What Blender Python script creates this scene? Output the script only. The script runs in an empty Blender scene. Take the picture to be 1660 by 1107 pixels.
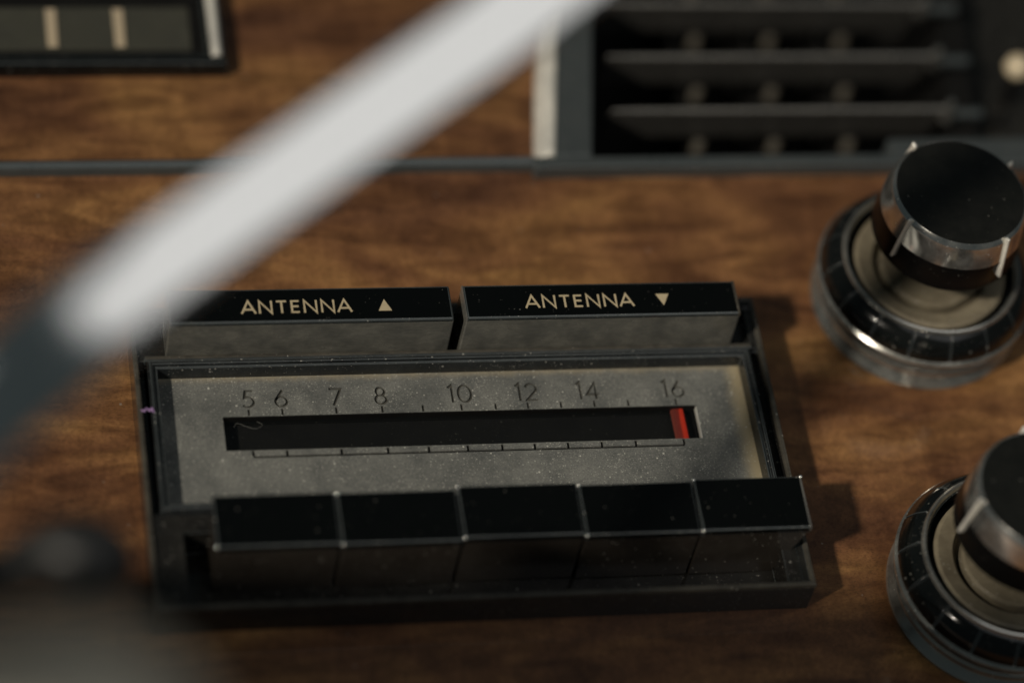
import bpy, bmesh, math, random
from mathutils import Vector, Matrix
random.seed(7)
S = 0.0015                      # one drawing unit = 1.5 mm; all lengths below are in drawing units
C = bpy.context.scene.collection
PI = math.pi

# ---------------------------------------------------------------- camera
scn = bpy.context.scene
cam_d = bpy.data.cameras.new('camera'); cam = bpy.data.objects.new('camera', cam_d); C.objects.link(cam)
ROT = ((0.97798430, 0.02061624, -0.20765762),
       (-0.13854775, 0.80828548, -0.57225791),
       (0.15604883, 0.58842974, 0.79334684))
cam.matrix_world = Matrix.Translation(Vector((-106.245, -270.167, 452.914)) * S) @ Matrix(ROT).to_4x4()
cam_d.sensor_width = 36; cam_d.lens = 5273.3 / 1660 * 36
cam_d.clip_start = 0.01; cam_d.clip_end = 50
cam_d.dof.use_dof = True
cam_d.dof.focus_distance = 553.5 * S
cam_d.dof.aperture_fstop = cam_d.lens / (25.3 * S * 1000)
cam_d.dof.aperture_blades = 0
scn.camera = cam

# ---------------------------------------------------------------- world and lamps
w = bpy.data.worlds.new('World'); scn.world = w; w.use_nodes = True
bg = w.node_tree.nodes['Background']
bg.inputs['Color'].default_value = (0.72, 0.95, 1.0, 1); bg.inputs['Strength'].default_value = 0.034

sun_d = bpy.data.lights.new('sun', 'SUN'); sun_d.energy = 2.6; sun_d.angle = math.radians(3.2); sun_d.color = (1.0, 0.91, 0.77)
sun = bpy.data.objects.new('sun', sun_d); C.objects.link(sun)
SUN = Vector((-1.0, -0.55, 1.0)).normalized()
sun.rotation_euler = SUN.to_track_quat('Z', 'Y').to_euler()

def area(name, loc, target, sx, sy, radiance, col):
    d = bpy.data.lights.new(name, 'AREA'); d.shape = 'RECTANGLE'; d.size = sx * S; d.size_y = sy * S
    d.energy = radiance * PI * (sx * S) * (sy * S)
    d.color = col
    o = bpy.data.objects.new(name, d); C.objects.link(o)
    o.location = Vector(loc) * S
    o.rotation_euler = (Vector(loc) - Vector(target)).to_track_quat('Z', 'Y').to_euler()
    return o
area('bar_reflection_lamp', (235, -142, 698), (-45, -12, 133), 520, 600, 0.66, (1.0, 0.99, 0.975))  # added lamp, placed so the horn bar mirrors it bright; also fills shade

scn.view_settings.view_transform = 'Standard'; scn.view_settings.look = 'None'
scn.view_settings.exposure = 0; scn.view_settings.gamma = 1
scn.cycles.use_denoising = True
scn.cycles.max_bounces = 8

# ---------------------------------------------------------------- materials
def new_mat(name):
    m = bpy.data.materials.new(name); m.use_nodes = True
    nt = m.node_tree
    b = nt.nodes['Principled BSDF']
    return m, nt, b
def tex_coords(nt, scale=(1, 1, 1), rot=(0, 0, 0), loc=(0, 0, 0)):
    tc = nt.nodes.new('ShaderNodeNewGeometry')
    mp = nt.nodes.new('ShaderNodeMapping'); mp.inputs['Scale'].default_value = tuple(s / S for s in scale)
    mp.inputs['Rotation'].default_value = rot; mp.inputs['Location'].default_value = loc
    nt.links.new(tc.outputs['Position'], mp.inputs['Vector'])
    return mp.outputs['Vector']
def noise(nt, vec, scale, detail=4, rough=0.55, dist=0):
    n = nt.nodes.new('ShaderNodeTexNoise'); n.inputs['Scale'].default_value = scale
    n.inputs['Detail'].default_value = detail; n.inputs['Roughness'].default_value = rough; n.inputs['Distortion'].default_value = dist
    nt.links.new(vec, n.inputs['Vector']); return n.outputs['Fac']
def ramp(nt, fac, stops):
    r = nt.nodes.new('ShaderNodeValToRGB'); e = r.color_ramp.elements
    e[0].position, e[0].color = stops[0][0], tuple(stops[0][1]) + (1,)
    e[1].position, e[1].color = stops[1][0], tuple(stops[1][1]) + (1,)
    for p, c in stops[2:]:
        x = e.new(p); x.color = tuple(c) + (1,)
    nt.links.new(fac, r.inputs['Fac']); return r.outputs['Color']
def mix(nt, fac, a, b, mode='MIX'):
    m = nt.nodes.new('ShaderNodeMix'); m.data_type = 'RGBA'; m.blend_type = mode
    if isinstance(fac, (int, float)): m.inputs[0].default_value = fac
    else: nt.links.new(fac, m.inputs[0])
    for k, v in ((6, a), (7, b)):
        if isinstance(v, tuple): m.inputs[k].default_value = v + (1,)
        else: nt.links.new(v, m.inputs[k])
    return m.outputs[2]
def math_n(nt, op, a, b=None):
    m = nt.nodes.new('ShaderNodeMath'); m.operation = op
    for k, v in ((0, a), (1, b)):
        if v is None: continue
        if isinstance(v, (int, float)): m.inputs[k].default_value = v
        else: nt.links.new(v, m.inputs[k])
    return m.outputs[0]
def bump(nt, b, h, strength, dist):
    n = nt.nodes.new('ShaderNodeBump'); n.inputs['Strength'].default_value = strength; n.inputs['Distance'].default_value = dist * S
    nt.links.new(h, n.inputs['Height']); nt.links.new(n.outputs['Normal'], b.inputs['Normal'])
def specks(nt, scale, size, seed=0, prob=0.5):
    """small round dust specks: 1 inside a speck; only some voronoi cells carry one, sizes vary"""
    vec = tex_coords(nt, loc=(seed * 13.7, seed * 7.1, seed * 3.3))
    v = nt.nodes.new('ShaderNodeTexVoronoi'); v.inputs['Scale'].default_value = scale
    nt.links.new(vec, v.inputs['Vector'])
    sep = nt.nodes.new('ShaderNodeSeparateColor'); nt.links.new(v.outputs['Color'], sep.inputs['Color'])
    r = math_n(nt, 'MULTIPLY', sep.outputs[0], size)
    a = math_n(nt, 'LESS_THAN', v.outputs['Distance'], r)
    cl = noise(nt, vec, 0.16, 3, 0.6)
    k = math_n(nt, 'LESS_THAN', sep.outputs[1], math_n(nt, 'MULTIPLY', math_n(nt, 'MAXIMUM', math_n(nt, 'SUBTRACT', cl, 0.40), 0.0), prob * 9.0))
    return math_n(nt, 'MULTIPLY', a, k)

def mat_wood(name, seed, tone=1.0):
    m, nt, b = new_mat(name)
    v = tex_coords(nt, scale=(1, 1, 1), loc=(seed, seed * 2.3, 0))
    vs = tex_coords(nt, scale=(0.30, 1, 1), rot=(0, 0, 0.05), loc=(seed, seed * 1.7, 0))
    vp = tex_coords(nt, scale=(0.38, 1, 1), rot=(0, 0, 0.05), loc=(seed * 3, seed, 0))
    vv = tex_coords(nt, scale=(1, 0.30, 1), rot=(0, 0, -0.3), loc=(seed * 2, seed, 0))
    big = noise(nt, vs, 0.055, 3, 0.5, 1.2)
    col = ramp(nt, big, [(0.30, (0.095 * tone, 0.046 * tone, 0.026 * tone)), (0.70, (0.295 * tone, 0.168 * tone, 0.068 * tone)),
                         (0.44, (0.150 * tone, 0.074 * tone, 0.036 * tone)), (0.57, (0.215 * tone, 0.114 * tone, 0.050 * tone))])
    bands = noise(nt, vs, 0.17, 4, 0.5, 1.6)
    col = mix(nt, 0.8, col, ramp(nt, bands, [(0.34, (0.48, 0.42, 0.38)), (0.60, (1.12, 1.08, 1.02))]), 'MULTIPLY')
    ripple = noise(nt, vv, 0.20, 4, 0.6, 1.2)
    col = mix(nt, 0.75, col, ramp(nt, ripple, [(0.34, (0.78, 0.73, 0.68)), (0.64, (1.14, 1.11, 1.05))]), 'MULTIPLY')
    fleck = noise(nt, vp, 4.2, 5, 0.75, 0.5)
    col = mix(nt, 0.6, col, ramp(nt, fleck, [(0.38, (0.34, 0.30, 0.27)), (0.50, (1, 1, 1))]), 'MULTIPLY')
    mot = noise(nt, v, 0.9, 6, 0.7, 0.6)
    col = mix(nt, 0.5, col, ramp(nt, mot, [(0.36, (0.55, 0.50, 0.47)), (0.62, (1.18, 1.14, 1.1))]), 'MULTIPLY')
    d = specks(nt, 0.35, 0.09, seed, 0.3)
    col = mix(nt, math_n(nt, 'MULTIPLY', d, 0.35), col, (0.42, 0.40, 0.36))
    nt.links.new(col, b.inputs['Base Color'])
    b.inputs['Roughness'].default_value = 0.42
    b.inputs['Specular IOR Level'].default_value = 0.3
    b.inputs['Coat Weight'].default_value = 0.7; b.inputs['Coat Roughness'].default_value = 0.09
    bump(nt, b, fleck, 0.2, 0.08)
    return m

def mat_plastic(name, col, rough, dust=0.3, dustcol=(0.30, 0.29, 0.25), film=0.0, spec=0.5, seed=1.0, metallic=0.0, specks_p=0.35):
    """worn plastic or metal with a thin uneven film of dust and loose specks"""
    m, nt, b = new_mat(name)
    v = tex_coords(nt, loc=(seed, 0, seed))
    vs = tex_coords(nt, scale=(0.25, 1, 1), loc=(seed, 0, seed))
    n1 = noise(nt, v, 0.22, 5, 0.6)
    n2 = noise(nt, vs, 2.4, 4, 0.65)
    f = math_n(nt, 'MULTIPLY', ramp(nt, n1, [(0.35, (0.3,) * 3), (0.7, (1,) * 3)]), film)
    f = math_n(nt, 'MULTIPLY', f, ramp(nt, n2, [(0.3, (0.55,) * 3), (0.7, (1,) * 3)]))
    c = mix(nt, f, tuple(col), tuple(dustcol))
    s1 = specks(nt, 1.1, 0.24, seed, specks_p); s2 = specks(nt, 2.6, 0.28, seed + 5, specks_p)
    s = math_n(nt, 'MAXIMUM', s1, math_n(nt, 'MULTIPLY', s2, 0.6))
    s = math_n(nt, 'MULTIPLY', s, dust)
    c = mix(nt, s, c, (0.62, 0.60, 0.54))
    nt.links.new(c, b.inputs['Base Color'])
    r = math_n(nt, 'ADD', math_n(nt, 'MULTIPLY', n1, 0.16), rough - 0.06)
    r = math_n(nt, 'MAXIMUM', r, math_n(nt, 'MULTIPLY', s, 0.7))
    nt.links.new(r, b.inputs['Roughness'])
    b.inputs['Specular IOR Level'].default_value = spec
    if metallic:
        mm = math_n(nt, 'MULTIPLY', math_n(nt, 'SUBTRACT', 1.0, math_n(nt, 'MAXIMUM', s, f)), metallic)
        nt.links.new(mm, b.inputs['Metallic'])
    bump(nt, b, n2, 0.08, 0.06)
    return m

M = {}
M['wood_low'] = mat_wood('walnut_veneer_lower', 3.1, 1.22)
M['wood_up'] = mat_wood('walnut_veneer_upper', 21.7, 1.10)
M['black'] = mat_plastic('black_gloss_plastic', (0.004, 0.005, 0.005), 0.10, dust=0.25, film=0.012, seed=2, specks_p=0.18)
M['black_cap'] = mat_plastic('black_gloss_button_face', (0.002, 0.0025, 0.0025), 0.10, dust=0.12, film=0.002, seed=4, spec=0.4, specks_p=0.08)
M['housing'] = mat_plastic('dark_satin_housing', (0.009, 0.0085, 0.008), 0.12, dust=0.3, film=0.055, seed=6, specks_p=0.25)
M['grey_front'] = mat_plastic('dusty_grey_button_front', (0.05, 0.052, 0.05), 0.24, dust=0.35, film=0.7, dustcol=(0.24, 0.23, 0.195), seed=8, specks_p=0.1)
M['dark'] = mat_plastic('matt_black', (0.004, 0.004, 0.004), 0.6, dust=0.05, film=0.01, seed=9, spec=0.2)
M['chrome'] = mat_plastic('worn_chrome', (0.62, 0.61, 0.58), 0.12, dust=0.3, film=0.18, dustcol=(0.30, 0.27, 0.20), seed=11, metallic=1.0)
M['chrome_dark'] = mat_plastic('smoked_chrome', (0.20, 0.20, 0.195), 0.12, dust=0.3, film=0.12, dustcol=(0.18, 0.16, 0.12), seed=12, metallic=1.0)
M['brushed'] = mat_plastic('brushed_glare_chrome', (0.5, 0.49, 0.46), 0.20, dust=0.4, film=0.30, dustcol=(0.62, 0.58, 0.47), seed=43, metallic=1.0)  # pale film painted in for the sunlit brightness of the chrome
M['cap_disc'] = mat_plastic('scuffed_black_disc', (0.006, 0.0065, 0.006), 0.18, dust=0.12, film=0.05, dustcol=(0.2, 0.19, 0.16), seed=45, specks_p=0.05)
M['dish_pale'] = mat_plastic('pale_worn_knob', (0.6, 0.5, 0.34), 0.4, dust=0.1, film=0.2, seed=46)
M['slat'] = mat_plastic('dull_plated_slat', (0.34, 0.33, 0.31), 0.2, dust=0.1, film=0.2, dustcol=(0.17, 0.155, 0.13), seed=47, metallic=0.8)
M['stud'] = mat_plastic('dull_brown_stud', (0.075, 0.068, 0.055), 0.5, dust=0.1, film=0.2, dustcol=(0.10, 0.09, 0.075), seed=48)
M['steel'] = mat_plastic('dull_grey_trim', (0.085, 0.10, 0.105), 0.28, dust=0.15, film=0.25, dustcol=(0.12, 0.12, 0.11), seed=13, metallic=0.5)
M['dish'] = mat_plastic('dusty_grey_beige_dish', (0.12, 0.10, 0.07), 0.5, dust=0.4, film=0.85, dustcol=(0.30, 0.26, 0.18), seed=14, spec=0.3)
M['glare_paint'] = mat_plastic('glare_painted_strip', (0.7, 0.69, 0.65), 0.35, dust=0.2, film=0.9, dustcol=(0.80, 0.77, 0.68), seed=41, metallic=0.6)  # near-white film stands in for sun reflected by strips, ribs and slot edge
M['cream'] = mat_plastic('cream_paint', (0.45, 0.37, 0.26), 0.45, dust=0.1, film=0.2, dustcol=(0.45, 0.36, 0.24), seed=15)
M['gold'] = mat_plastic('cream_gold_lettering', (0.55, 0.46, 0.30), 0.4, dust=0.1, film=0.5, dustcol=(0.30, 0.24, 0.15), seed=16, specks_p=0.1)
M['groove'] = mat_plastic('dark_groove_paint', (0.045, 0.044, 0.038), 0.5, dust=0.1, film=0.5, dustcol=(0.12, 0.11, 0.085), seed=17)
M['shroud'] = mat_plastic('beige_grey_shroud', (0.44, 0.40, 0.32), 0.45, dust=0.1, film=0.1, seed=18)
M['lever'] = mat_plastic('black_satin_lever', (0.010, 0.0105, 0.011), 0.4, dust=0.0, film=0.02, seed=19)
M['display'] = mat_plastic('olive_grey_display', (0.045, 0.045, 0.038), 0.35, dust=0.1, film=0.3, dustcol=(0.08, 0.08, 0.05), seed=20)
M['lint'] = mat_plastic('purple_lint', (0.32, 0.2, 0.4), 0.8, dust=0.0, seed=22)
M['fibre'] = mat_plastic('pale_fibre', (0.12, 0.12, 0.11), 0.7, dust=0.0, seed=23)

def mat_dial():
    m, nt, b = new_mat('dusty_brushed_dial')
    v = tex_coords(nt); vs = tex_coords(nt, scale=(0.10, 1, 1), rot=(0, 0, 0))
    brushed = noise(nt, vs, 5.0, 4, 0.7)
    cloud = noise(nt, v, 0.13, 4, 0.6, 0.4)
    fine = noise(nt, v, 3.2, 4, 0.75)
    col = ramp(nt, cloud, [(0.32, (0.112, 0.117, 0.114)), (0.68, (0.205, 0.208, 0.195))])
    col = mix(nt, 0.5, col, ramp(nt, brushed, [(0.3, (0.72,) * 3), (0.7, (1.25,) * 3)]), 'MULTIPLY')
    col = mix(nt, 0.8, col, ramp(nt, fine, [(0.36, (0.66,) * 3), (0.66, (1.35, 1.34, 1.28))]), 'MULTIPLY')
    # caked dirt along the right and top edges of the dial
    g = nt.nodes.new('ShaderNodeNewGeometry'); sp = nt.nodes.new('ShaderNodeSeparateXYZ'); nt.links.new(g.outputs['Position'], sp.inputs[0])
    wob = math_n(nt, 'MULTIPLY', math_n(nt, 'SUBTRACT', noise(nt, v, 0.5, 4, 0.6), 0.5), 1.8 * S)
    xe = math_n(nt, 'ADD', sp.outputs[0], wob)
    ye = math_n(nt, 'ADD', sp.outputs[1], wob)
    def edge(val, a, c):
        mr = nt.nodes.new('ShaderNodeMapRange'); mr.interpolation_type = 'SMOOTHSTEP'
        nt.links.new(val, mr.inputs[0]); mr.inputs[1].default_value = a * S; mr.inputs[2].default_value = c * S
        return mr.outputs[0]
    ex = edge(xe, 46.9, 50.2); ey = math_n(nt, 'MULTIPLY', edge(ye, 45.3, 47.4), 0.55)
    dirt = math_n(nt, 'MULTIPLY', math_n(nt, 'MAXIMUM', ex, ey), 0.85)
    col = mix(nt, dirt, col, (0.46, 0.38, 0.235))
    s1 = specks(nt, 0.9, 0.17, 31, 0.5); s2 = specks(nt, 1.9, 0.28, 33, 0.6); s3 = specks(nt, 3.4, 0.4, 35, 0.6)
    s = math_n(nt, 'MAXIMUM', s1, math_n(nt, 'MAXIMUM', math_n(nt, 'MULTIPLY', s2, 0.6), math_n(nt, 'MULTIPLY', s3, 0.4)))
    col = mix(nt, math_n(nt, 'MULTIPLY', s, 0.8), col, (0.66, 0.65, 0.58))
    nt.links.new(col, b.inputs['Base Color'])
    b.inputs['Roughness'].default_value = 0.5; b.inputs['Metallic'].default_value = 0.15
    bump(nt, b, fine, 0.25, 0.12)
    return m
M['dial'] = mat_dial()

def mat_needle():
    m, nt, b = new_mat('red_needle_paint')
    g = nt.nodes.new('ShaderNodeTexCoord'); sp = nt.nodes.new('ShaderNodeSeparateXYZ'); nt.links.new(g.outputs['Generated'], sp.inputs[0])
    n = noise(nt, tex_coords(nt, scale=(1, 0.1, 1)), 2.5, 3)
    x = math_n(nt, 'ADD', sp.outputs[0], math_n(nt, 'MULTIPLY', math_n(nt, 'SUBTRACT', n, 0.5), 0.35))
    c = ramp(nt, x, [(0.0, (0.13, 0.03, 0.022)), (1.0, (0.40, 0.02, 0.010)), (0.45, (0.16, 0.02, 0.014)), (0.62, (0.52, 0.035, 0.014))])
    nt.links.new(c, b.inputs['Base Color']); b.inputs['Roughness'].default_value = 0.35
    return m
M['needle'] = mat_needle()

def mat_glass():
    m, nt, b = new_mat('thin_clear_window')
    out = nt.nodes['Material Output']
    t = nt.nodes.new('ShaderNodeBsdfTransparent'); t.inputs[0].default_value = (0.985, 0.99, 0.985, 1)
    gl = nt.nodes.new('ShaderNodeBsdfGlossy'); gl.inputs['Roughness'].default_value = 0.12
    ms = nt.nodes.new('ShaderNodeMixShader')
    ms.inputs[0].default_value = 0.025; nt.links.new(t.outputs[0], ms.inputs[1]); nt.links.new(gl.outputs[0], ms.inputs[2])
    nt.links.new(ms.outputs[0], out.inputs['Surface'])
    return m
M['glass'] = mat_glass()

# ---------------------------------------------------------------- mesh helpers
def empty(name, loc, label=None, cat=None, group=None, rz=0.0):
    o = bpy.data.objects.new(name, None); C.objects.link(o)
    o.location = Vector(loc) * S; o.rotation_euler = (0, 0, rz); o.empty_display_size = 0.01
    if label: o['label'] = label
    if cat: o['category'] = cat
    if group: o['group'] = group
    return o
EDGED = {}
def obj(name, verts, faces, mat, parent=None, bevel=0.0, seg=2, smooth=False, label=None, angle=0.7):
    me = bpy.data.meshes.new(name)
    me.from_pydata([tuple(c * S for c in v) for v in verts], [], faces)
    bm = bmesh.new(); bm.from_mesh(me); bmesh.ops.recalc_face_normals(bm, faces=bm.faces); bm.to_mesh(me); bm.free()
    me.materials.append(mat)
    if smooth: me.shade_smooth()
    o = bpy.data.objects.new(name, me); C.objects.link(o)
    if parent: o.parent = parent
    if bevel:
        b = o.modifiers.new('bevel', 'BEVEL'); b.width = bevel * S; b.segments = seg; b.limit_method = 'ANGLE'; b.angle_limit = angle
        b.harden_normals = True
        if mat.name in EDGED: me.materials.append(EDGED[mat.name]); b.material = 1
        me.shade_smooth()
    if label: o['label'] = label
    return o
def box_data(x0, x1, y0, y1, z0, z1):
    v = [(x, y, z) for z in (z0, z1) for y in (y0, y1) for x in (x0, x1)]
    f = [(0, 2, 3, 1), (4, 5, 7, 6), (0, 1, 5, 4), (2, 6, 7, 3), (0, 4, 6, 2), (1, 3, 7, 5)]
    return v, f
def box(name, x0, x1, y0, y1, z0, z1, mat, parent=None, bevel=0.0, seg=2, label=None):
    v, f = box_data(x0, x1, y0, y1, z0, z1)
    return obj(name, v, f, mat, parent, bevel, seg, label=label)
def hexa(name, bot, top, mat, parent, bevel=0.0, seg=2):
    """bot / top: four (x,y,z) corners each, counter-clockwise"""
    v = list(bot) + list(top)
    f = [(3, 2, 1, 0), (4, 5, 6, 7)] + [(i, (i + 1) % 4, 4 + (i + 1) % 4, 4 + i) for i in range(4)]
    return obj(name, v, f, mat, parent, bevel, seg)
def heightfield(name, xs, ys, h, mat, parent, bevel=0.12, z0=0.0):
    """closed solid made of flat cells; h[j][i] = height of the cell between xs[i],xs[i+1] and ys[j],ys[j+1]"""
    bm = bmesh.new(); vc = {}
    def V(x, y, z):
        k = (round(x, 4), round(y, 4), round(z, 4))
        if k not in vc: vc[k] = bm.verts.new((x * S, y * S, z * S))
        return vc[k]
    nx, ny = len(xs) - 1, len(ys) - 1
    def H(i, j): return h[j][i] if 0 <= i < nx and 0 <= j < ny else z0
    # heights present at each grid corner, so that walls share vertices
    def corner(i, j): return sorted({H(i - 1, j - 1), H(i, j - 1), H(i - 1, j), H(i, j), z0})
    for j in range(ny):
        for i in range(nx):
            z = H(i, j)
            bm.faces.new([V(xs[i], ys[j], z), V(xs[i + 1], ys[j], z), V(xs[i + 1], ys[j + 1], z), V(xs[i], ys[j + 1], z)])
    def wall(pa, pb, ca, cb, za, zb):
        lo, hi = min(za, zb), max(za, zb)
        if hi - lo < 1e-6: return
        a = [V(*pa, z) for z in ca if lo <= z <= hi]; b = [V(*pb, z) for z in cb if lo <= z <= hi]
        try: bm.faces.new(a + b[::-1])
        except ValueError: pass
    for j in range(ny):
        for i in range(nx + 1):
            wall((xs[i], ys[j]), (xs[i], ys[j + 1]), corner(i, j), corner(i, j + 1), H(i - 1, j), H(i, j))
    for i in range(nx):
        for j in range(ny + 1):
            wall((xs[i], ys[j]), (xs[i + 1], ys[j]), corner(i, j), corner(i + 1, j), H(i, j - 1), H(i, j))
    bmesh.ops.recalc_face_normals(bm, faces=bm.faces)
    bmesh.ops.dissolve_limit(bm, angle_limit=0.02, verts=bm.verts, edges=bm.edges)
    me = bpy.data.meshes.new(name); bm.to_mesh(me); bm.free(); me.materials.append(mat)
    o = bpy.data.objects.new(name, me); C.objects.link(o); o.parent = parent
    if bevel:
        b = o.modifiers.new('bevel', 'BEVEL'); b.width = bevel * S; b.segments = 2; b.limit_method = 'ANGLE'; b.angle_limit = 0.6; b.harden_normals = True
        if mat.name in EDGED: me.materials.append(EDGED[mat.name]); b.material = 1
        me.shade_smooth()
    return o
def ring_profile(name, x0, x1, y0, y1, prof, mat, parent, bevel=0.08):
    """sweep a profile [(inset, z), ...] round a rectangle"""
    v, f = [], []
    n = len(prof)
    for d, z in prof:
        v += [(x0 + d, y0 + d, z), (x1 - d, y0 + d, z), (x1 - d, y1 - d, z), (x0 + d, y1 - d, z)]
    for k in range(n):
        a, b = k * 4, ((k + 1) % n) * 4
        for i in range(4):
            j = (i + 1) % 4
            f.append((a + i, a + j, b + j, b + i))
    return obj(name, v, f, mat, parent, bevel, 2)
def lathe(name, prof, mat, parent, seg=96, a0=0.0, a1=2 * PI, bevel=0.0, closed=None, smooth=True, angle=0.5):
    """prof: [(r,z),...] closed loop section when closed, else an open shell"""
    full = abs(a1 - a0 - 2 * PI) < 1e-6
    na = seg if full else seg + 1
    v, f = [], []
    for i in range(na):
        a = a0 + (a1 - a0) * i / seg
        for r, z in prof: v.append((max(r, 1e-4) * math.cos(a), max(r, 1e-4) * math.sin(a), z))
    n = len(prof)
    for i in range(seg):
        b = (i + 1) % na
        for k in range(n if closed else n - 1):
            k2 = (k + 1) % n
            f.append((i * n + k, i * n + k2, b * n + k2, b * n + k))
    if closed and not full:
        f.append(tuple(range(n))); f.append(tuple((na - 1) * n + k for k in range(n)))
    o = obj(name, v, f, mat, parent, bevel, 2, smooth=False, angle=angle)
    if smooth and not bevel:
        o.data.shade_smooth(); o.data.set_sharp_from_angle(angle=0.55)
    return o
def tube(name, pts, radii, mat, parent=None, n=24, caps=True, flat=1.0, normals=None, ex=1.0):
    P = [Vector(p) for p in pts]; v, f = [], []
    for i, p in enumerate(P):
        t = (P[min(i + 1, len(P) - 1)] - P[max(i - 1, 0)]).normalized()
        nn = Vector(normals[i]) if normals else Vector((0, 0, 1))
        nn = (nn - t * nn.dot(t)).normalized(); b = t.cross(nn)
        for k in range(n):
            a = 2 * PI * k / n
            ca, sa = math.cos(a), math.sin(a)
            cx = math.copysign(abs(ca) ** ex, ca); sx = math.copysign(abs(sa) ** ex, sa)
            v.append(tuple(p + b * radii[i] * cx + nn * radii[i] * flat * sx))
    for i in range(len(P) - 1):
        for k in range(n):
            f.append((i * n + k, i * n + (k + 1) % n, (i + 1) * n + (k + 1) % n, (i + 1) * n + k))
    if caps:
        f.append(tuple(range(n))[::-1]); f.append(tuple((len(P) - 1) * n + k for k in range(n)))
    return obj(name, v, f, mat, parent, smooth=True)
def spline(pts, m=8):
    """catmull-rom through points (any dimension)"""
    out = []
    n = len(pts)
    for i in range(n - 1):
        p0, p1, p2, p3 = pts[max(i - 1, 0)], pts[i], pts[i + 1], pts[min(i + 2, n - 1)]
        for k in range(m):
            t = k / m
            out.append(tuple(0.5 * (2 * b + (c - a) * t + (2 * a - 5 * b + 4 * c - d) * t * t + (3 * b - a - 3 * c + d) * t ** 3)
                             for a, b, c, d in zip(p0, p1, p2, p3)))
    out.append(tuple(pts[-1])); return out

# ---- stroke lettering: glyphs as poly-lines in a box 1 high
def arc(cx, cy, rx, ry, a0, a1, n=14):
    return [(cx + rx * math.cos(math.radians(a0 + (a1 - a0) * i / n)), cy + ry * math.sin(math.radians(a0 + (a1 - a0) * i / n))) for i in range(n + 1)]
GL = {
    'A': (0.86, [[(0, 0), (0.43, 1.0), (0.86, 0)], [(0.16, 0.32), (0.70, 0.32)]]),
    'N': (0.78, [[(0.02, 0), (0.02, 1.0), (0.76, 0), (0.76, 1.0)]]),
    'T': (0.62, [[(0, 0.94), (0.62, 0.94)], [(0.31, 0.94), (0.31, 0)]]),
    'E': (0.50, [[(0.50, 0.94), (0.04, 0.94), (0.04, 0.06), (0.50, 0.06)], [(0.04, 0.52), (0.46, 0.52)]]),
    '1': (0.20, [[(0, 0.84), (0.18, 1.0), (0.18, 0)]]),
    '0': (0.66, [arc(0.33, 0.5, 0.31, 0.48, 0, 360, 28)]),
    '2': (0.58, [arc(0.29, 0.70, 0.26, 0.27, 165, -30, 16) + [(0.04, 0.04), (0.58, 0.04)]]),
    '4': (0.62, [[(0.46, 0), (0.46, 0.96), (0.02, 0.27), (0.62, 0.27)]]),
    '5': (0.56, [[(0.52, 0.95), (0.17, 0.95), (0.10, 0.56)] + arc(0.25, 0.32, 0.29, 0.29, 100, -140, 18)]),
    '6': (0.60, [[(0.42, 0.98), (0.10, 0.50)] + arc(0.30, 0.31, 0.27, 0.28, 150, 510, 26)]),
    '7': (0.56, [[(0.0, 0.95), (0.56, 0.95), (0.16, 0)]]),
    '8': (0.56, [arc(0.28, 0.74, 0.20, 0.22, 270, -90, 22), arc(0.28, 0.28, 0.26, 0.25, 90, 450, 24)]),
}
def ribbon(pts, wd):
    """left and right offset points with mitred joints; closed loops handled"""
    P = [Vector((p[0], p[1])) for p in pts]
    closed = (P[0] - P[-1]).length < 1e-4
    if closed: P = P[:-1]
    n = len(P); L, R = [], []
    for i in range(n):
        a = P[i - 1] if (i > 0 or closed) else None
        b = P[(i + 1) % n] if (i < n - 1 or closed) else None
        d1 = (P[i] - a).normalized() if a is not None else (b - P[i]).normalized()
        d2 = (b - P[i]).normalized() if b is not None else d1
        n1 = Vector((-d1.y, d1.x)); n2 = Vector((-d2.y, d2.x))
        m = n1 + n2
        if m.length < 1e-3: m = n1
        m.normalize(); k = min(1 / max(m.dot(n1), 0.3), 2.2)
        L.append(P[i] + m * k * wd / 2); R.append(P[i] - m * k * wd / 2)
    return L, R, closed
def stroke_mesh(strokes, wd, z0, z1, dz=0.004):
    v, f = [], []
    for s, pts in enumerate(strokes):
        L, R, closed = ribbon(pts, wd); n = len(L); o = len(v); e = dz * s
        for i in range(n):
            v += [(L[i].x, L[i].y, z0 - e), (R[i].x, R[i].y, z0 - e), (R[i].x, R[i].y, z1 + e), (L[i].x, L[i].y, z1 + e)]
        for i in range(n if closed else n - 1):
            a, b = o + 4 * i, o + 4 * ((i + 1) % n)
            for k in range(4): f.append((a + k, a + (k + 1) % 4, b + (k + 1) % 4, b + k))
        if not closed:
            f.append((o, o + 1, o + 2, o + 3)); q = o + 4 * (n - 1); f.append((q + 3, q + 2, q + 1, q))
    return v, f
def place(glyph, x, y, h, sx=1.0):
    return [[(x + px * h * sx, y + py * h) for px, py in st] for st in GL[glyph][1]]

M['body'] = mat_plastic('brown_black_button_body', (0.022, 0.018, 0.015), 0.13, dust=0.3, film=0.22, dustcol=(0.10, 0.09, 0.075), seed=63, spec=0.7, specks_p=0.08)
M['skirt'] = mat_plastic('black_knob_skirt', (0.004, 0.004, 0.004), 0.22, dust=0.2, film=0.02, dustcol=(0.1, 0.1, 0.1), seed=65, spec=0.1, specks_p=0.1)
M['endedge'] = mat_plastic('lit_bright_edge', (0.22, 0.22, 0.21), 0.25, dust=0.3, film=0.35, dustcol=(0.3, 0.28, 0.24), seed=71, metallic=0.7)  # painted bright to give button ends their lit look
M['band'] = mat_plastic('polished_cap_band', (0.72, 0.71, 0.68), 0.12, dust=0.4, film=0.16, dustcol=(0.6, 0.56, 0.45), seed=73, metallic=1.0)
M['glint'] = mat_plastic('glint_bead_chrome', (0.8, 0.8, 0.76), 0.2, dust=0, film=0.0, seed=64, metallic=1.0)  # for the small beads added as corner glints
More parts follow.
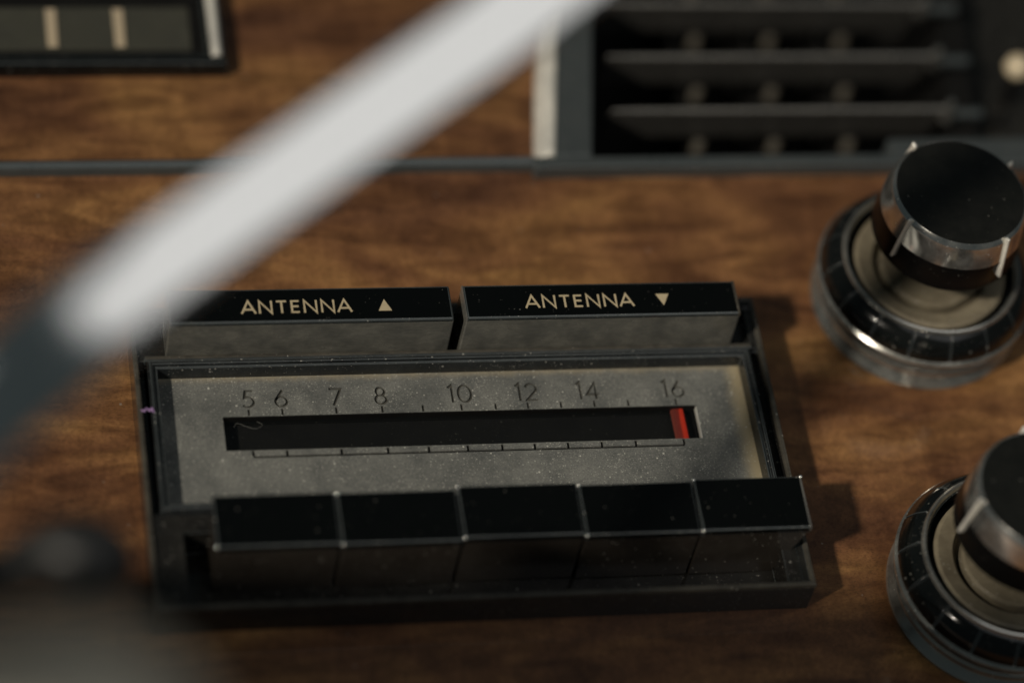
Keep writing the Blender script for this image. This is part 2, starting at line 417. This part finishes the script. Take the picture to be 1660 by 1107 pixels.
M['edge'] = mat_plastic('highlight_black_edge', (0.030, 0.037, 0.040), 0.14, dust=0.5, film=0.32, dustcol=(0.16, 0.17, 0.165), seed=61, spec=0.9, specks_p=0.3)  # lighter bevel colour paints reflection lines along black edges
M['bezel'] = mat_plastic('sheen_black_bezel', (0.007, 0.008, 0.009), 0.14, dust=0.4, film=0.30, dustcol=(0.075, 0.085, 0.088), seed=62, specks_p=0.3)  # bluish-grey film colour paints in the reflection on the slope
for k_ in ('black', 'black_cap', 'housing', 'bezel'): EDGED[M[k_].name] = M['edge']
# ================================================================ SETTING: the dashboard
lower = box('dashboard_lower_panel', -170, 230, -120, 95.2, -6, 0, M['wood_low'])
lower['kind'] = 'structure'; lower['label'] = 'figured walnut veneer panel below the thin metal trim'
vX0, vX1 = 33.0, 128.0
upper_v = [(-170, 95.2), (24.7, 95.2), (31.5, 140.0), (36, 190), (-170, 190)]
v = [(x, y, -6) for x, y in upper_v] + [(x, y, 0.0) for x, y in upper_v]
n5 = 5
up = obj('dashboard_upper_panel', v, [tuple(range(4, -1, -1)), tuple(range(5, 10))] + [(i, (i + 1) % 5, 5 + (i + 1) % 5, 5 + i) for i in range(5)], M['wood_up'])
up['kind'] = 'structure'; up['label'] = 'walnut veneer panel above the thin metal trim, left of the air vent'

t = empty('metal_trim', (0, 96, 0), 'thin dark metal trim line running along the joint between the two veneer panels', 'trim')
obj('trim_strip', [(x, y, z) for x in (-170, 22.0) for y, z in ((-1.5, 0.0), (-1.1, 1.9), (0.1, 2.4), (1.1, 1.6), (1.5, 0.0))],
    [(0, 1, 6, 5), (1, 2, 7, 6), (2, 3, 8, 7), (3, 4, 9, 8), (4, 0, 5, 9), (4, 3, 2, 1, 0), (5, 6, 7, 8, 9)], M['steel'], t, 0.25, 2)

# ================================================================ RADIO
radio = empty('car_radio', (0, 0, 0), 'black push-button car radio with a dusty tuning dial set in walnut', 'radio')
RH = 7.36
xs = [-55, -54.2, -53.1, -49.4, 50.4, 53.0, 54.2, 55]
ys = [0, 0.9, 14.8, 18.3, 48.65, 48.8, 49.0, 49.7, 57.6, 59.8]
R_, G_ = RH, 4.4
h = [
    [R_ - .1, R_ - .1, R_ - .1, R_ - .1, R_ - .1, R_ - .1, R_ - .1],
    [R_ - .1, R_ - .5, R_ - .5, 0.4, R_ - .3, R_ - .5, R_ - .1],
    [R_ - .1, R_ - .5, R_ - .8, R_ - .8, R_ - .8, R_ - 1.8, R_ - .1],
    [R_ - .1, G_, 1.6, 1.6, 1.6, G_, R_ - .1],
    [R_ - .1, G_, G_ + 1, G_ + 1, G_ + 1, G_, R_ - .1],
    [R_ - .1, G_, R_ - .2, R_ - .2, R_ - .2, G_ + 1.6, R_ - .1],
    [R_ - .1, R_ - .5, R_, R_, R_, R_ - .5, R_ - .1],
    [R_ - .1, R_ - .5, R_ - .5, 2.6, R_ - 2.6, R_ - .5, R_ - .1],
    [R_ - .1] * 7,
]
heightfield('housing', xs, ys, h, M['housing'], radio, 0.22)

M['rim'] = mat_plastic('dusty_worn_rim', (0.02, 0.02, 0.019), 0.22, dust=0.4, film=0.62, dustcol=(0.15, 0.135, 0.105), seed=51, specks_p=0.2)
ring_profile('outer_rim', -55.06, 55.06, -0.06, 59.86, [(0, 6.5), (0, 7.3), (0.15, 7.48), (0.72, 7.48), (0.87, 7.3), (0.87, 6.5)], M['rim'], radio, 0.06)
box('ledge_strip', -53.0, 52.9, 49.05, 49.72, 6.9, 7.5, M['rim'], radio, 0.15)
# bezel round the dial: outer lip, bright ridge, slope down to the plate
PZ = 4.6                                     # dial plate level
ring_profile('bezel', -52.7, 52.5, 18.6, 48.75,
             [(0, 1.8), (0, 7.1), (0.35, 7.55), (0.75, 7.5), (1.0, 6.9), (1.25, 6.9), (1.35, 7.3), (1.55, 7.2), (1.85, PZ - 0.3), (1.85, 1.8)], M['bezel'], radio, 0.10)

# dial plate with slot, engraved figures and scale
SLX0, SLX1, SLY0, SLY1 = -40.6, 41.7, 31.95, 38.85
dx, dy = 0.5, 1.36                           # shift of the markings on the plate plane
plate = box('dial_plate', -51.2, 51.0, 20.1, 47.3, PZ - 1.4, PZ, M['dial'], radio)
cut_v, cut_f = box_data(SLX0, SLX1, SLY0, SLY1, PZ - 3, PZ + 1)
def add_cut(vv, ff):
    o = len(cut_v); cut_v.extend(vv); cut_f.extend(tuple(i + o for i in q) for q in ff)
GD = 0.42
figures = [('5', -36.5), ('6', -30.9), ('7', -21.6), ('8', -13.8), ('10', -0.05), ('12', 11.6), ('14', 22.4), ('16', 37.6)]
tickx = [-36.6, -30.9, -21.7, -13.8, -6.8, -0.1, 5.85, 11.5, 17.3, 23.2, 29.2, 37.7]
num_strokes, FH = [], 3.6
for txt, cx in figures:
    wd = sum(GL[c][0] for c in txt) + 0.26 * (len(txt) - 1)
    x = cx + dx - wd * FH / 2
    for c in txt:
        num_strokes.append((c, place(c, x, 39.4 + dy - 0.1, FH))); x += (GL[c][0] + 0.26) * FH
for c, st in num_strokes:
    vv, ff = stroke_mesh(st, 0.46, PZ - GD, PZ + 0.5, dz=0.01); add_cut(vv, ff)
ticks, dividers = [], []
for x in tickx:
    s_ = [[(x + dx, SLY1 + 0.12), (x + dx, SLY1 + 1.45)]]; ticks.append(s_)
    vv, ff = stroke_mesh(s_, 0.42, PZ - GD, PZ + 0.5); add_cut(vv, ff)
lad = [[(tickx[0] + dx, SLY0 - 1.35), (tickx[-1] + dx, SLY0 - 1.35)]]
vv, ff = stroke_mesh(lad, 0.44, PZ - GD, PZ + 0.5); add_cut(vv, ff)
for x in tickx:
    s_ = [[(x + dx, SLY0 - 1.25), (x + dx, SLY0 - 0.12)]]; dividers.append(s_)
    vv, ff = stroke_mesh(s_, 0.46, PZ - GD - 0.01, PZ + 0.51); add_cut(vv, ff)
cutter = obj('cutter', cut_v, cut_f, M['dial'])
bo = plate.modifiers.new('cut', 'BOOLEAN'); bo.operation = 'DIFFERENCE'; bo.object = cutter; bo.solver = 'EXACT'; bo.use_self = True
dg = bpy.context.evaluated_depsgraph_get(); dg.update()
newme = bpy.data.meshes.new_from_object(plate.evaluated_get(dg))
plate.modifiers.clear(); plate.data = newme
bpy.data.objects.remove(cutter)
def flat_strokes(name, st, wd, z, mat, parent, th=0.06):
    vv, ff = stroke_mesh(st, wd, z, z + th, dz=0.006); return obj(name, vv, ff, mat, parent)
for c, st in num_strokes: flat_strokes('numeral', st, 0.40, PZ - GD + 0.02, M['groove'], plate)
for s_ in ticks: flat_strokes('tick_mark', s_, 0.34, PZ - GD + 0.02, M['groove'], plate)
for s_ in dividers: flat_strokes('scale_divider', s_, 0.40, PZ - GD + 0.02, M['dark'], plate)
flat_strokes('scale_line', lad, 0.40, PZ - GD + 0.03, M['dark'], plate)

# slot: dark channel, needle and thin window
ring_profile('dial_channel', SLX0 - 0.5, SLX1 + 0.9, SLY0 - 0.5, SLY1 + 0.5, [(0, PZ - 1.45), (0.35, PZ - 1.45), (0.5, PZ - 3.0), (1.2, PZ - 3.05), (1.2, PZ - 3.2), (0, PZ - 3.2)], M['dark'], radio, 0)
box('dial_backing', SLX0, SLX1, SLY0, SLY1, PZ - 2.95, PZ - 2.7, M['dark'], radio)
obj('tuning_needle', *[(lambda a: (a, [(3, 2, 1, 0), (4, 5, 6, 7), (0, 1, 5, 4), (1, 2, 6, 5), (2, 3, 7, 6), (3, 0, 4, 7)]))(
    [(37.2, SLY0 + .1, PZ - 1.3), (39.7, SLY0 + .1, PZ - 1.3), (39.6, SLY1 - .1, PZ - 1.3), (37.2, SLY1 - .1, PZ - 1.3),
     (37.5, SLY0 + .1, PZ - 0.75), (39.4, SLY0 + .1, PZ - 0.75), (39.3, SLY1 - .1, PZ - 0.75), (37.5, SLY1 - .1, PZ - 0.75)])][0], M['needle'], radio)
box('dial_window', SLX0 + .02, SLX1 - .02, SLY0 + .02, SLY1 - .22, PZ - 0.62, PZ - 0.54, M['glass'], radio)
box('slot_liner', SLX0 + .03, SLX1 - .3, SLY1 - 0.2, SLY1 - 0.03, PZ - 1.3, PZ - 0.05, M['dark'], radio)
box('slot_edge', SLX1 - 0.17, SLX1 - 0.03, SLY0 + .05, SLY1 - .25, PZ - 1.2, PZ - 0.1, M['glare_paint'], radio)

# antenna buttons
def arrow(up_, x, y, wd, ht, z, parent):
    tri = [(x - wd / 2, y), (x + wd / 2, y), (x, y + ht)] if up_ else [(x - wd / 2, y + ht), (x, y), (x + wd / 2, y + ht)]
    vv = [(a, b, z) for a, b in tri] + [(a, b, z + .08) for a, b in tri]
    return obj('arrow', vv, [(2, 1, 0), (3, 4, 5), (0, 1, 4, 3), (1, 2, 5, 4), (2, 0, 3, 5)], M['gold'], parent)
def antenna_button(x0, x1, ztop, tx0, tx1, ty, hh, ax, ay, up_, label):
    b = hexa('antenna_button', [(x0 - .1, 49.85, 2.8), (x1 + .1, 49.85, 2.8), (x1 + .1, 57.3, 2.8), (x0 - .1, 57.3, 2.8)],
             [(x0, 49.95, ztop - .5), (x1, 49.95, ztop - .5), (x1, 57.1, ztop - .5), (x0, 57.1, ztop - .5)], M['grey_front'], radio, 0.3, 3)
    b['label'] = label
    c = hexa('button_face', [(x0 - .02, 49.9, ztop - .9), (x1 + .02, 49.9, ztop - .9), (x1 + .02, 57.15, ztop - .9), (x0 - .02, 57.15, ztop - .9)],
             [(x0 + .1, 50.0, ztop), (x1 - .1, 50.0, ztop), (x1 - .1, 57.0, ztop), (x0 + .1, 57.0, ztop)], M['black_cap'], b, 0.35, 3)
    for xe_, w_ in (((x1, -.55),) if x1 > 0 else ()) + (((x0, .22),) if x0 > 0 else ()):
        a_, b_ = sorted((xe_, xe_ + w_))
        hexa('end_edge', [(a_ - .05, 49.87, ztop - .7), (b_ + .05, 49.87, ztop - .7), (b_ + .05, 57.2, ztop - .7), (a_ - .05, 57.2, ztop - .7)],
             [(a_ + .06, 50.0, ztop + .05), (b_ - .04, 50.0, ztop + .05), (b_ - .04, 57.0, ztop + .05), (a_ + .06, 57.0, ztop + .05)], M['endedge'] if w_ > 0 else M['rim'], b, 0.08, 2)
    txt = 'ANTENNA'; gap = [0.24, 0.30, 0.28, 0.30, 0.30, 0.22]
    tw = sum(GL[c_][0] for c_ in txt); k = (tx1 - tx0 - 0.0) / ((tw + sum(gap)) * hh)
    x = tx0
    for i, c_ in enumerate(txt):
        flat_strokes('letter', place(c_, x, ty, hh, k), 0.35, ztop + 0.005, M['gold'], b, 0.05)
        x += (GL[c_][0] + (gap[i] if i < 6 else 0)) * hh * k
    arrow(up_, ax, ay, 2.3, 2.4, ztop + 0.005, b)
antenna_button(-49.5, -1.1, 16.0, -37.2, -18.5, 51.85, 2.6, -12.8, 51.95, True, 'left antenna button with an up arrow')
antenna_button(1.0, 49.3, 16.0, 11.6, 30.6, 51.95, 2.6, 35.9, 52.0, False, 'right antenna button with a down arrow')

# five preset buttons
seams = [(-45.1, -24.95, 13.9, 7.15, 17.05), (-24.75, -4.95, 13.8, 7.05, 16.95), (-4.7, 15.45, 14.0, 7.35, 17.4), (15.65, 35.1, 13.9, 7.1, 17.05), (35.3, 54.1, 14.1, 7.1, 17.3)]
for i, (x0, x1, zt, y0, y1) in enumerate(seams):
    xr = x1 if i < 4 else 50.2
    b = hexa('preset_button', [(x0 + .12, y0 + .15, .5), (xr - .12, y0 + .15, .5), (xr - .12, y1 - 2.8, .5), (x0 + .12, y1 - 2.8, .5)],
             [(x0 + .08, y0 + .12, zt - .9), (x1 - .08, y0 + .12, zt - .9), (x1 - .08, y1, zt - .9), (x0 + .08, y1, zt - .9)], M['body'], radio, 0.18, 2)
    body = b
    hexa('button_cap', [(x0, y0, zt - 1.5), (x1, y0, zt - 1.5), (x1, y1 + .05, zt - 1.5), (x0, y1 + .05, zt - 1.5)],
         [(x0 + .05, y0 + .05, zt), (x1 - .05, y0 + .05, zt), (x1 - .05, y1, zt), (x0 + .05, y1, zt)], M['black_cap'], b, 0.24, 3)
    if i == 4:
        hexa('end_edge', [(x1 - .5, y0 - .03, zt - .9), (x1 + .07, y0 - .03, zt - .9), (x1 + .07, y1 + .05, zt - .9), (x1 - .5, y1 + .05, zt - .9)],
             [(x1 - .42, y0 + .1, zt + .06), (x1 - .06, y0 + .1, zt + .06), (x1 - .06, y1 - .1, zt + .06), (x1 - .42, y1 - .1, zt + .06)], M['endedge'], b, 0.12, 2)
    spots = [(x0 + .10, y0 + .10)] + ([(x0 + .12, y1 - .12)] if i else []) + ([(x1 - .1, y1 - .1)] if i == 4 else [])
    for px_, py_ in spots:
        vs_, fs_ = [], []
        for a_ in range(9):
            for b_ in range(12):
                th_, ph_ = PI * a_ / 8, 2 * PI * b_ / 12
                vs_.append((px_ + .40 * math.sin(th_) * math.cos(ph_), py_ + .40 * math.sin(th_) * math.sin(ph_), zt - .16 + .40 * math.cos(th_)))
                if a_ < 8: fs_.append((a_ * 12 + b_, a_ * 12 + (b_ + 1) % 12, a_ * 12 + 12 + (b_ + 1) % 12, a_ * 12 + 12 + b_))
        obj('glint_bead', vs_, fs_, M['glint'], b, smooth=True)  # chrome bead added to catch the sun as a corner glint

# lint caught on the left edge and a hair in the window
def wisp(name, pts, r, mat, label, cat):
    o = tube(name, spline(pts, 5), [r] * ((len(pts) - 1) * 5 + 1), mat, None, 6)
    o['label'] = label; o['category'] = cat; return o
wisp('lint', [(-54.4, 38.7, RH + .1), (-53.9, 38.2, RH + .5), (-53.6, 38.9, RH + .3), (-53.0, 38.3, RH + .4), (-52.7, 38.8, RH + .5), (-52.4, 38.0, RH + .3)], 0.16, M['lint'],
     'tiny purple thread of lint caught on the left edge of the radio', 'lint')
wisp('hair', [(-38.8, 37.0, PZ - 0.45), (-38.2, 37.8, PZ - 0.42), (-36.8, 37.1, PZ - 0.42), (-35.2, 36.6, PZ - 0.42), (-34.0, 37.3, PZ - 0.42), (-34.9, 38.1, PZ - 0.45)], 0.035, M['fibre'],
     'fine curled hair lying at the left end of the dial window', 'hair')

# ================================================================ KNOBS
def make_knob():
    k = empty('radio_knob', (0, 0, 0))
    lathe('base_flange', [(17.0, 0), (19.2, 0.0), (19.35, 0.5), (19.1, 1.0), (18.2, 1.9), (17.9, 2.6), (18.0, 3.6), (18.9, 4.2), (19.1, 4.6), (18.8, 5.1), (17.5, 5.7)], M['brushed'], k)
    lathe('flange_band', [(17.6, 5.1), (18.6, 5.3), (18.7, 6.6), (18.4, 7.4)], M['steel'], k)
    lathe('lower_ring', [(18.2, 7.0), (19.4, 7.1), (19.8, 7.4), (19.75, 7.8), (19.25, 8.3), (18.8, 8.6)], M['brushed'], k)
    # grip: 16 slightly domed black pads with narrow gaps
    first = None
    for i in range(16):
        a0 = 2 * PI * (i + .024) / 16; a1 = 2 * PI * (i + .976) / 16
        if first is None:
            first = lathe('grip_pad', [(15.0, 8.0), (19.2, 8.2), (19.35, 8.6), (18.2, 10.7), (16.75, 12.4), (16.2, 12.5), (15.0, 12.2)], M['black'], k, seg=6,
                          a0=a0, a1=a1, closed=True, bevel=0.10, angle=0.9)
        else:
            o = first.copy(); C.objects.link(o); o.parent = k; o.rotation_euler = (0, 0, 2 * PI * i / 16)
    lathe('grip_core', [(19.1, 8.2), (19.15, 8.55), (18.0, 10.55), (16.6, 12.2), (15.5, 12.3)], M['chrome_dark'], k)
    lathe('bead', [(16.35, 12.1), (16.3, 12.6), (16.05, 13.0), (15.8, 13.1), (15.5, 12.95), (15.2, 12.2)], M['brushed'], k)
    lathe('channel', [(15.3, 12.4), (14.9, 9.4), (13.9, 9.2), (13.9, 11.0)], M['dark'], k)
    lathe('dish', [(13.95, 10.4), (13.8, 11.3), (13.2, 11.6), (10.6, 11.1), (10.1, 10.4), (9.8, 8.9), (9.1, 8.8), (9.0, 10.9), (8.6, 11.4), (5.0, 11.6), (0.0, 11.6)], M['dish'], k)
    lathe('shaft', [(4.6, 11.4), (4.6, 23)], M['dark'], k)
    lathe('cap_skirt', [(0.1, 20.6), (11.9, 20.6), (13.0, 20.9), (13.25, 21.5), (12.6, 27.0), (12.2, 27.1)], M['skirt'], k)
    lathe('cap_band', [(12.35, 26.6), (12.9, 26.9), (12.15, 31.3), (11.95, 31.75), (11.45, 32.3), (11.25, 32.2)], M['band'], k)
    lathe('cap_disc', [(11.5, 32.2), (11.35, 32.4), (9.5, 32.36), (5, 32.3), (0, 32.28)], M['cap_disc'], k)
    for i in range(4):
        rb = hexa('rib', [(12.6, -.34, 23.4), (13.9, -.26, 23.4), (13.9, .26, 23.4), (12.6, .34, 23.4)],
                  [(11.7, -.34, 32.4), (12.65, -.26, 32.7), (12.65, .26, 32.7), (11.7, .34, 32.4)], M['glare_paint'], k, 0.2, 4)
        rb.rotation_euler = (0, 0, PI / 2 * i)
    return k
knob = make_knob()
knob.location = Vector((87.77, 63.18, 0)) * S; knob.rotation_euler = (0, 0, math.radians(-60 + 22.5 * 0))
for ch in knob.children:                       # grip pads keep the phase seen in the photo, the ribs theirs
    if ch.name.startswith('grip_pad'): ch.rotation_euler.z += math.radians(-90 + 60)
knob['label'] = 'upper of the two round ribbed control knobs, just below the air vent'
knob['category'] = 'knob'; knob['group'] = 'round control knobs right of the radio'
k2 = knob.copy(); C.objects.link(k2); k2.location = Vector((88.85, 1.15, 0)) * S; k2.rotation_euler = (0, 0, math.radians(-173 + 90))
for ch in list(knob.children):
    c = ch.copy(); C.objects.link(c); c.parent = k2
    if ch.name.startswith('grip_pad'): c.rotation_euler.z += math.radians(-101 + 112.5 + 23)
k2['label'] = 'lower of the two round ribbed control knobs, cut off by the bottom right corner'

# ================================================================ AIR VENT
vent = empty('air_vent', (38, 96.6, 0), 'dark horizontal-slat air vent above the trim on the right', 'air vent')
def sh(y): return 0.155 * y                     # the vent leans slightly to the right going up
def vbox(name, x0, x1, y0, y1, z0, z1, mat, bevel=0.2, parent=None):
    p = [(x0 + sh(y0), y0), (x1 + sh(y0), y0), (x1 + sh(y1), y1), (x0 + sh(y1), y1)]
    return hexa(name, [(a, b, z0) for a, b in p], [(a, b, z1) for a, b in p], mat, parent or vent, bevel)
# coordinates local to (38, 96)
vbox('side_frame', -12.6, -5.4, -1.2, 90, -3, 3.4, M['steel'], 0.5)
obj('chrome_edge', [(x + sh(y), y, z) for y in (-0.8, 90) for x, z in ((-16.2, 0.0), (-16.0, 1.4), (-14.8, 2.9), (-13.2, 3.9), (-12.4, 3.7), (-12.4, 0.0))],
    [(0, 1, 7, 6), (1, 2, 8, 7), (2, 3, 9, 8), (3, 4, 10, 9), (4, 5, 11, 10), (5, 0, 6, 11), (5, 4, 3, 2, 1, 0), (6, 7, 8, 9, 10, 11)], M['glare_paint'], vent, 0.3, 3)
box('bottom_frame', -16.6, 140, -3.6, -0.9, -6, 3.2, M['steel'], vent, 0.5)
box('back_wall', -20, 160, -6, 110, -40, -38, M['dark'], vent)
box('inner_floor', -5, 160, -3, -1.0, -38, -6, M['dark'], vent)
vbox('inner_side', -7.5, -5.5, -1, 90, -38, -3, M['dark'], 0)
for i, y in enumerate((12.0, 25.2, 38.6, 52.0, 65.4)):
    x0, x1 = sh(y) * 0.6 - 0.5, 65.5 + sh(y) * 0.2
    sl = obj('slat', [(x, yy, z) for x, e in ((x0, .35), (x0 + 5, 1), (x1, 1)) for yy, z in ((y - .5 * e, 0.4), (y - .25 * e, 0.8), (y + .3 * e, 0.85), (y + .55 * e, 0.5), (y + 4.2, -11), (y + 3.4, -11.3))],
             [(6 * a + k, 6 * a + (k + 1) % 6, 6 * a + 6 + (k + 1) % 6, 6 * a + 6 + k) for a in (0, 1) for k in range(6)] + [tuple(range(6)), tuple(range(17, 11, -1))],
             M['slat'], vent, 0.25, 2)
    lathe('slat_pivot', [(0, 2.0), (0.7, 1.8), (1.1, 0.9), (1.35, -3)], M['chrome'], sl, 20).location = Vector((x1 + 1.2, y + .5, 0)) * S
    box('pivot_arm', x1 + 1.5, x1 + 8.0, y - .6, y + 1.0, -2.2, -0.4, M['steel'], sl, 0.4)
for i, x in enumerate((21.5, 36.7, 51.6)):
    vn = box('vertical_vane', x - .5, x + .5, -1, 90, -36, -17, M['dark'], vent, 0.2)
    for y in (11.4, 24.6, 38.0, 51.4):
        lathe('vane_stud', [(0, 0.9), (1.0, 0.5), (1.3, -.4), (1.3, -2.2)], M['stud'], vn, 16).location = Vector((x + 0.15 * (y - 11), y + 5.3, -15.2)) * S
vbox('right_divider', 66.5, 72, -1, 90, -38, -5, M['dark'], 0.3)
box('right_block', 76, 140, -1, 90, -38, -9, M['housing'], vent, 0.6)
lathe('thumb_knob', [(0, 4.0), (1.3, 3.7), (2.3, 2.7), (2.6, 1.3), (2.2, 0.2), (1.4, -0.6), (1.0, -0.8)], M['dish_pale'], vent, 32).location = Vector((82.6, 21.5, 0)) * S
box('thumb_stem', 81.7, 83.4, 20.6, 22.3, -9, -0.4, M['dark'], vent, 0.3)
box('lower_right_block', 52, 140, -1, 3.5, -10, 2.4, M['steel'], vent, 0.8)

# ================================================================ GAUGE at the upper left
ga = empty('dashboard_gauge', (-52, 116.2, 0), 'chrome-edged dark rectangular gauge with cream scale marks at the upper left', 'gauge')
ring_profile('gauge_bezel', -80, 19.5, 1.4, 62, [(0, 0), (0, 2.6), (0.5, 3.4), (2.0, 3.5), (2.6, 2.8), (3.6, 2.4), (4.0, 1.2), (4.0, 0.2)], M['black'], ga, 0.15)
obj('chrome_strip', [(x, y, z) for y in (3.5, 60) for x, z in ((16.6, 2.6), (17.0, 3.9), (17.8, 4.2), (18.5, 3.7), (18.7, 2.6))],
    [(0, 1, 6, 5), (1, 2, 7, 6), (2, 3, 8, 7), (3, 4, 9, 8), (4, 0, 5, 9), (4, 3, 2, 1, 0), (5, 6, 7, 8, 9)], M['glare_paint'], ga, 0.25, 3)
box('gauge_face', -78, 16.5, 5.2, 60, 0.1, 1.2, M['dark'], ga)
box('display_strip', -78, 13.4, 6.6, 17.0, 1.2, 1.6, M['display'], ga, 0.1)
for x in (-47.5, -29.6, -11.9, 0.4):
    box('scale_mark', x - 0.95, x + 0.95, 7.2, 16.4, 1.6, 1.85, M['cream'], ga, 0.1)

# ================================================================ STEERING COLUMN PARTS and an added shade tube, close to the lens
horn = empty('steering_wheel', (0, 0, 0), 'steering wheel, its bright chrome horn ring bar crossing blurred in front of the dashboard', 'steering wheel')
ctr = [(49.8, 45.1, 166.6), (-1.2, 18.3, 145.2), (-17.7, 7.9, 139.7), (-33.0, -1.6, 135.1), (-48.2, -12.2, 132.3), (-59.1, -20.4, 131.2), (-69.7, -29.0, 131.0), (-78.5, -37.4, 131.4), (-85.6, -45.4, 132.6), (-93.2, -54.3, 133.1), (-104.7, -69.2, 133.2)]
cp = spline(ctr, 6)
CAM = Vector((-106.245, -270.167, 452.914))
nrm = []
for i, p in enumerate(cp):
    u = i / 6
    n0 = (CAM - Vector(p)).normalized()
    tt = (Vector(cp[min(i + 1, len(cp) - 1)]) - Vector(cp[max(i - 1, 0)])).normalized()
    roll = -min(max((u - 5.7) / 2.3, 0), 1) * 0.45
    q = (n0 - tt * n0.dot(tt)).normalized()
    nrm.append(tuple(Matrix.Rotation(roll, 3, tt) @ q))
mh = mat_plastic('polished_chrome', (0.93, 0.92, 0.90), 0.12, dust=0.0, film=0.02, dustcol=(0.4, 0.4, 0.4), seed=25, metallic=1.0)
tube('horn_ring', cp, [5.6 + 1.3 * min(max((i / 6 - 5.6) / 1.6, 0), 1) for i in range(len(cp))], mh, horn, 56, flat=0.28, normals=nrm, ex=0.5)

st = empty('control_stalk', (-84, -42, 88), 'black control stalk with a rounded end, far out of focus at the lower left', 'stalk')
sp = spline([(-60, -34, -16, 3.6), (-28, -10, -8, 3.7), (-10, -2.2, -2, 3.7), (0, -.4, 0, 3.4), (4.0, .5, 1.0, 4.2), (7.5, 0.6, 2.0, 5.6), (10.5, 0, 2.3, 6.2), (13.6, -1.6, 2.0, 5.4), (15.8, -3.2, 1.7, 3.4), (16.8, -4.1, 1.5, 0.8)], 6)
tube('lever', [(a, b, c) for a, b, c, r in sp], [r for a, b, c, r in sp], M['lever'], st, 28)

col = empty('steering_column', (-84, -119.5, 174), 'beige-grey steering column shroud, a soft blur at the bottom left corner', 'steering column')
sp = spline([(-330, 10, -20, 16), (-200, 8, -10, 16), (-90, -2, -4, 15.5), (-30, -1, -2, 14), (-8, 2.5, 0, 12), (2, 4, 1, 11.5), (9, 4.5, 1.5, 8), (13.5, 4.5, 2, 3)], 6)  # long stretch beyond the left frame edge added to shade the lower wood
tube('shroud', [(a, b, c) for a, b, c, r in sp], [r for a, b, c, r in sp], M['shroud'], col, 40)
tube('shade_tube', [(-33, 118, -170), (-33, 108, -154), (-32, 89, -115), (-31, 9, 16), (-32, -18, 60)], [9.5, 9.5, 8.5, 8.5, 10], M['lever'], col, 28)  # unseen tube added off-frame to cast shade on the lower wood
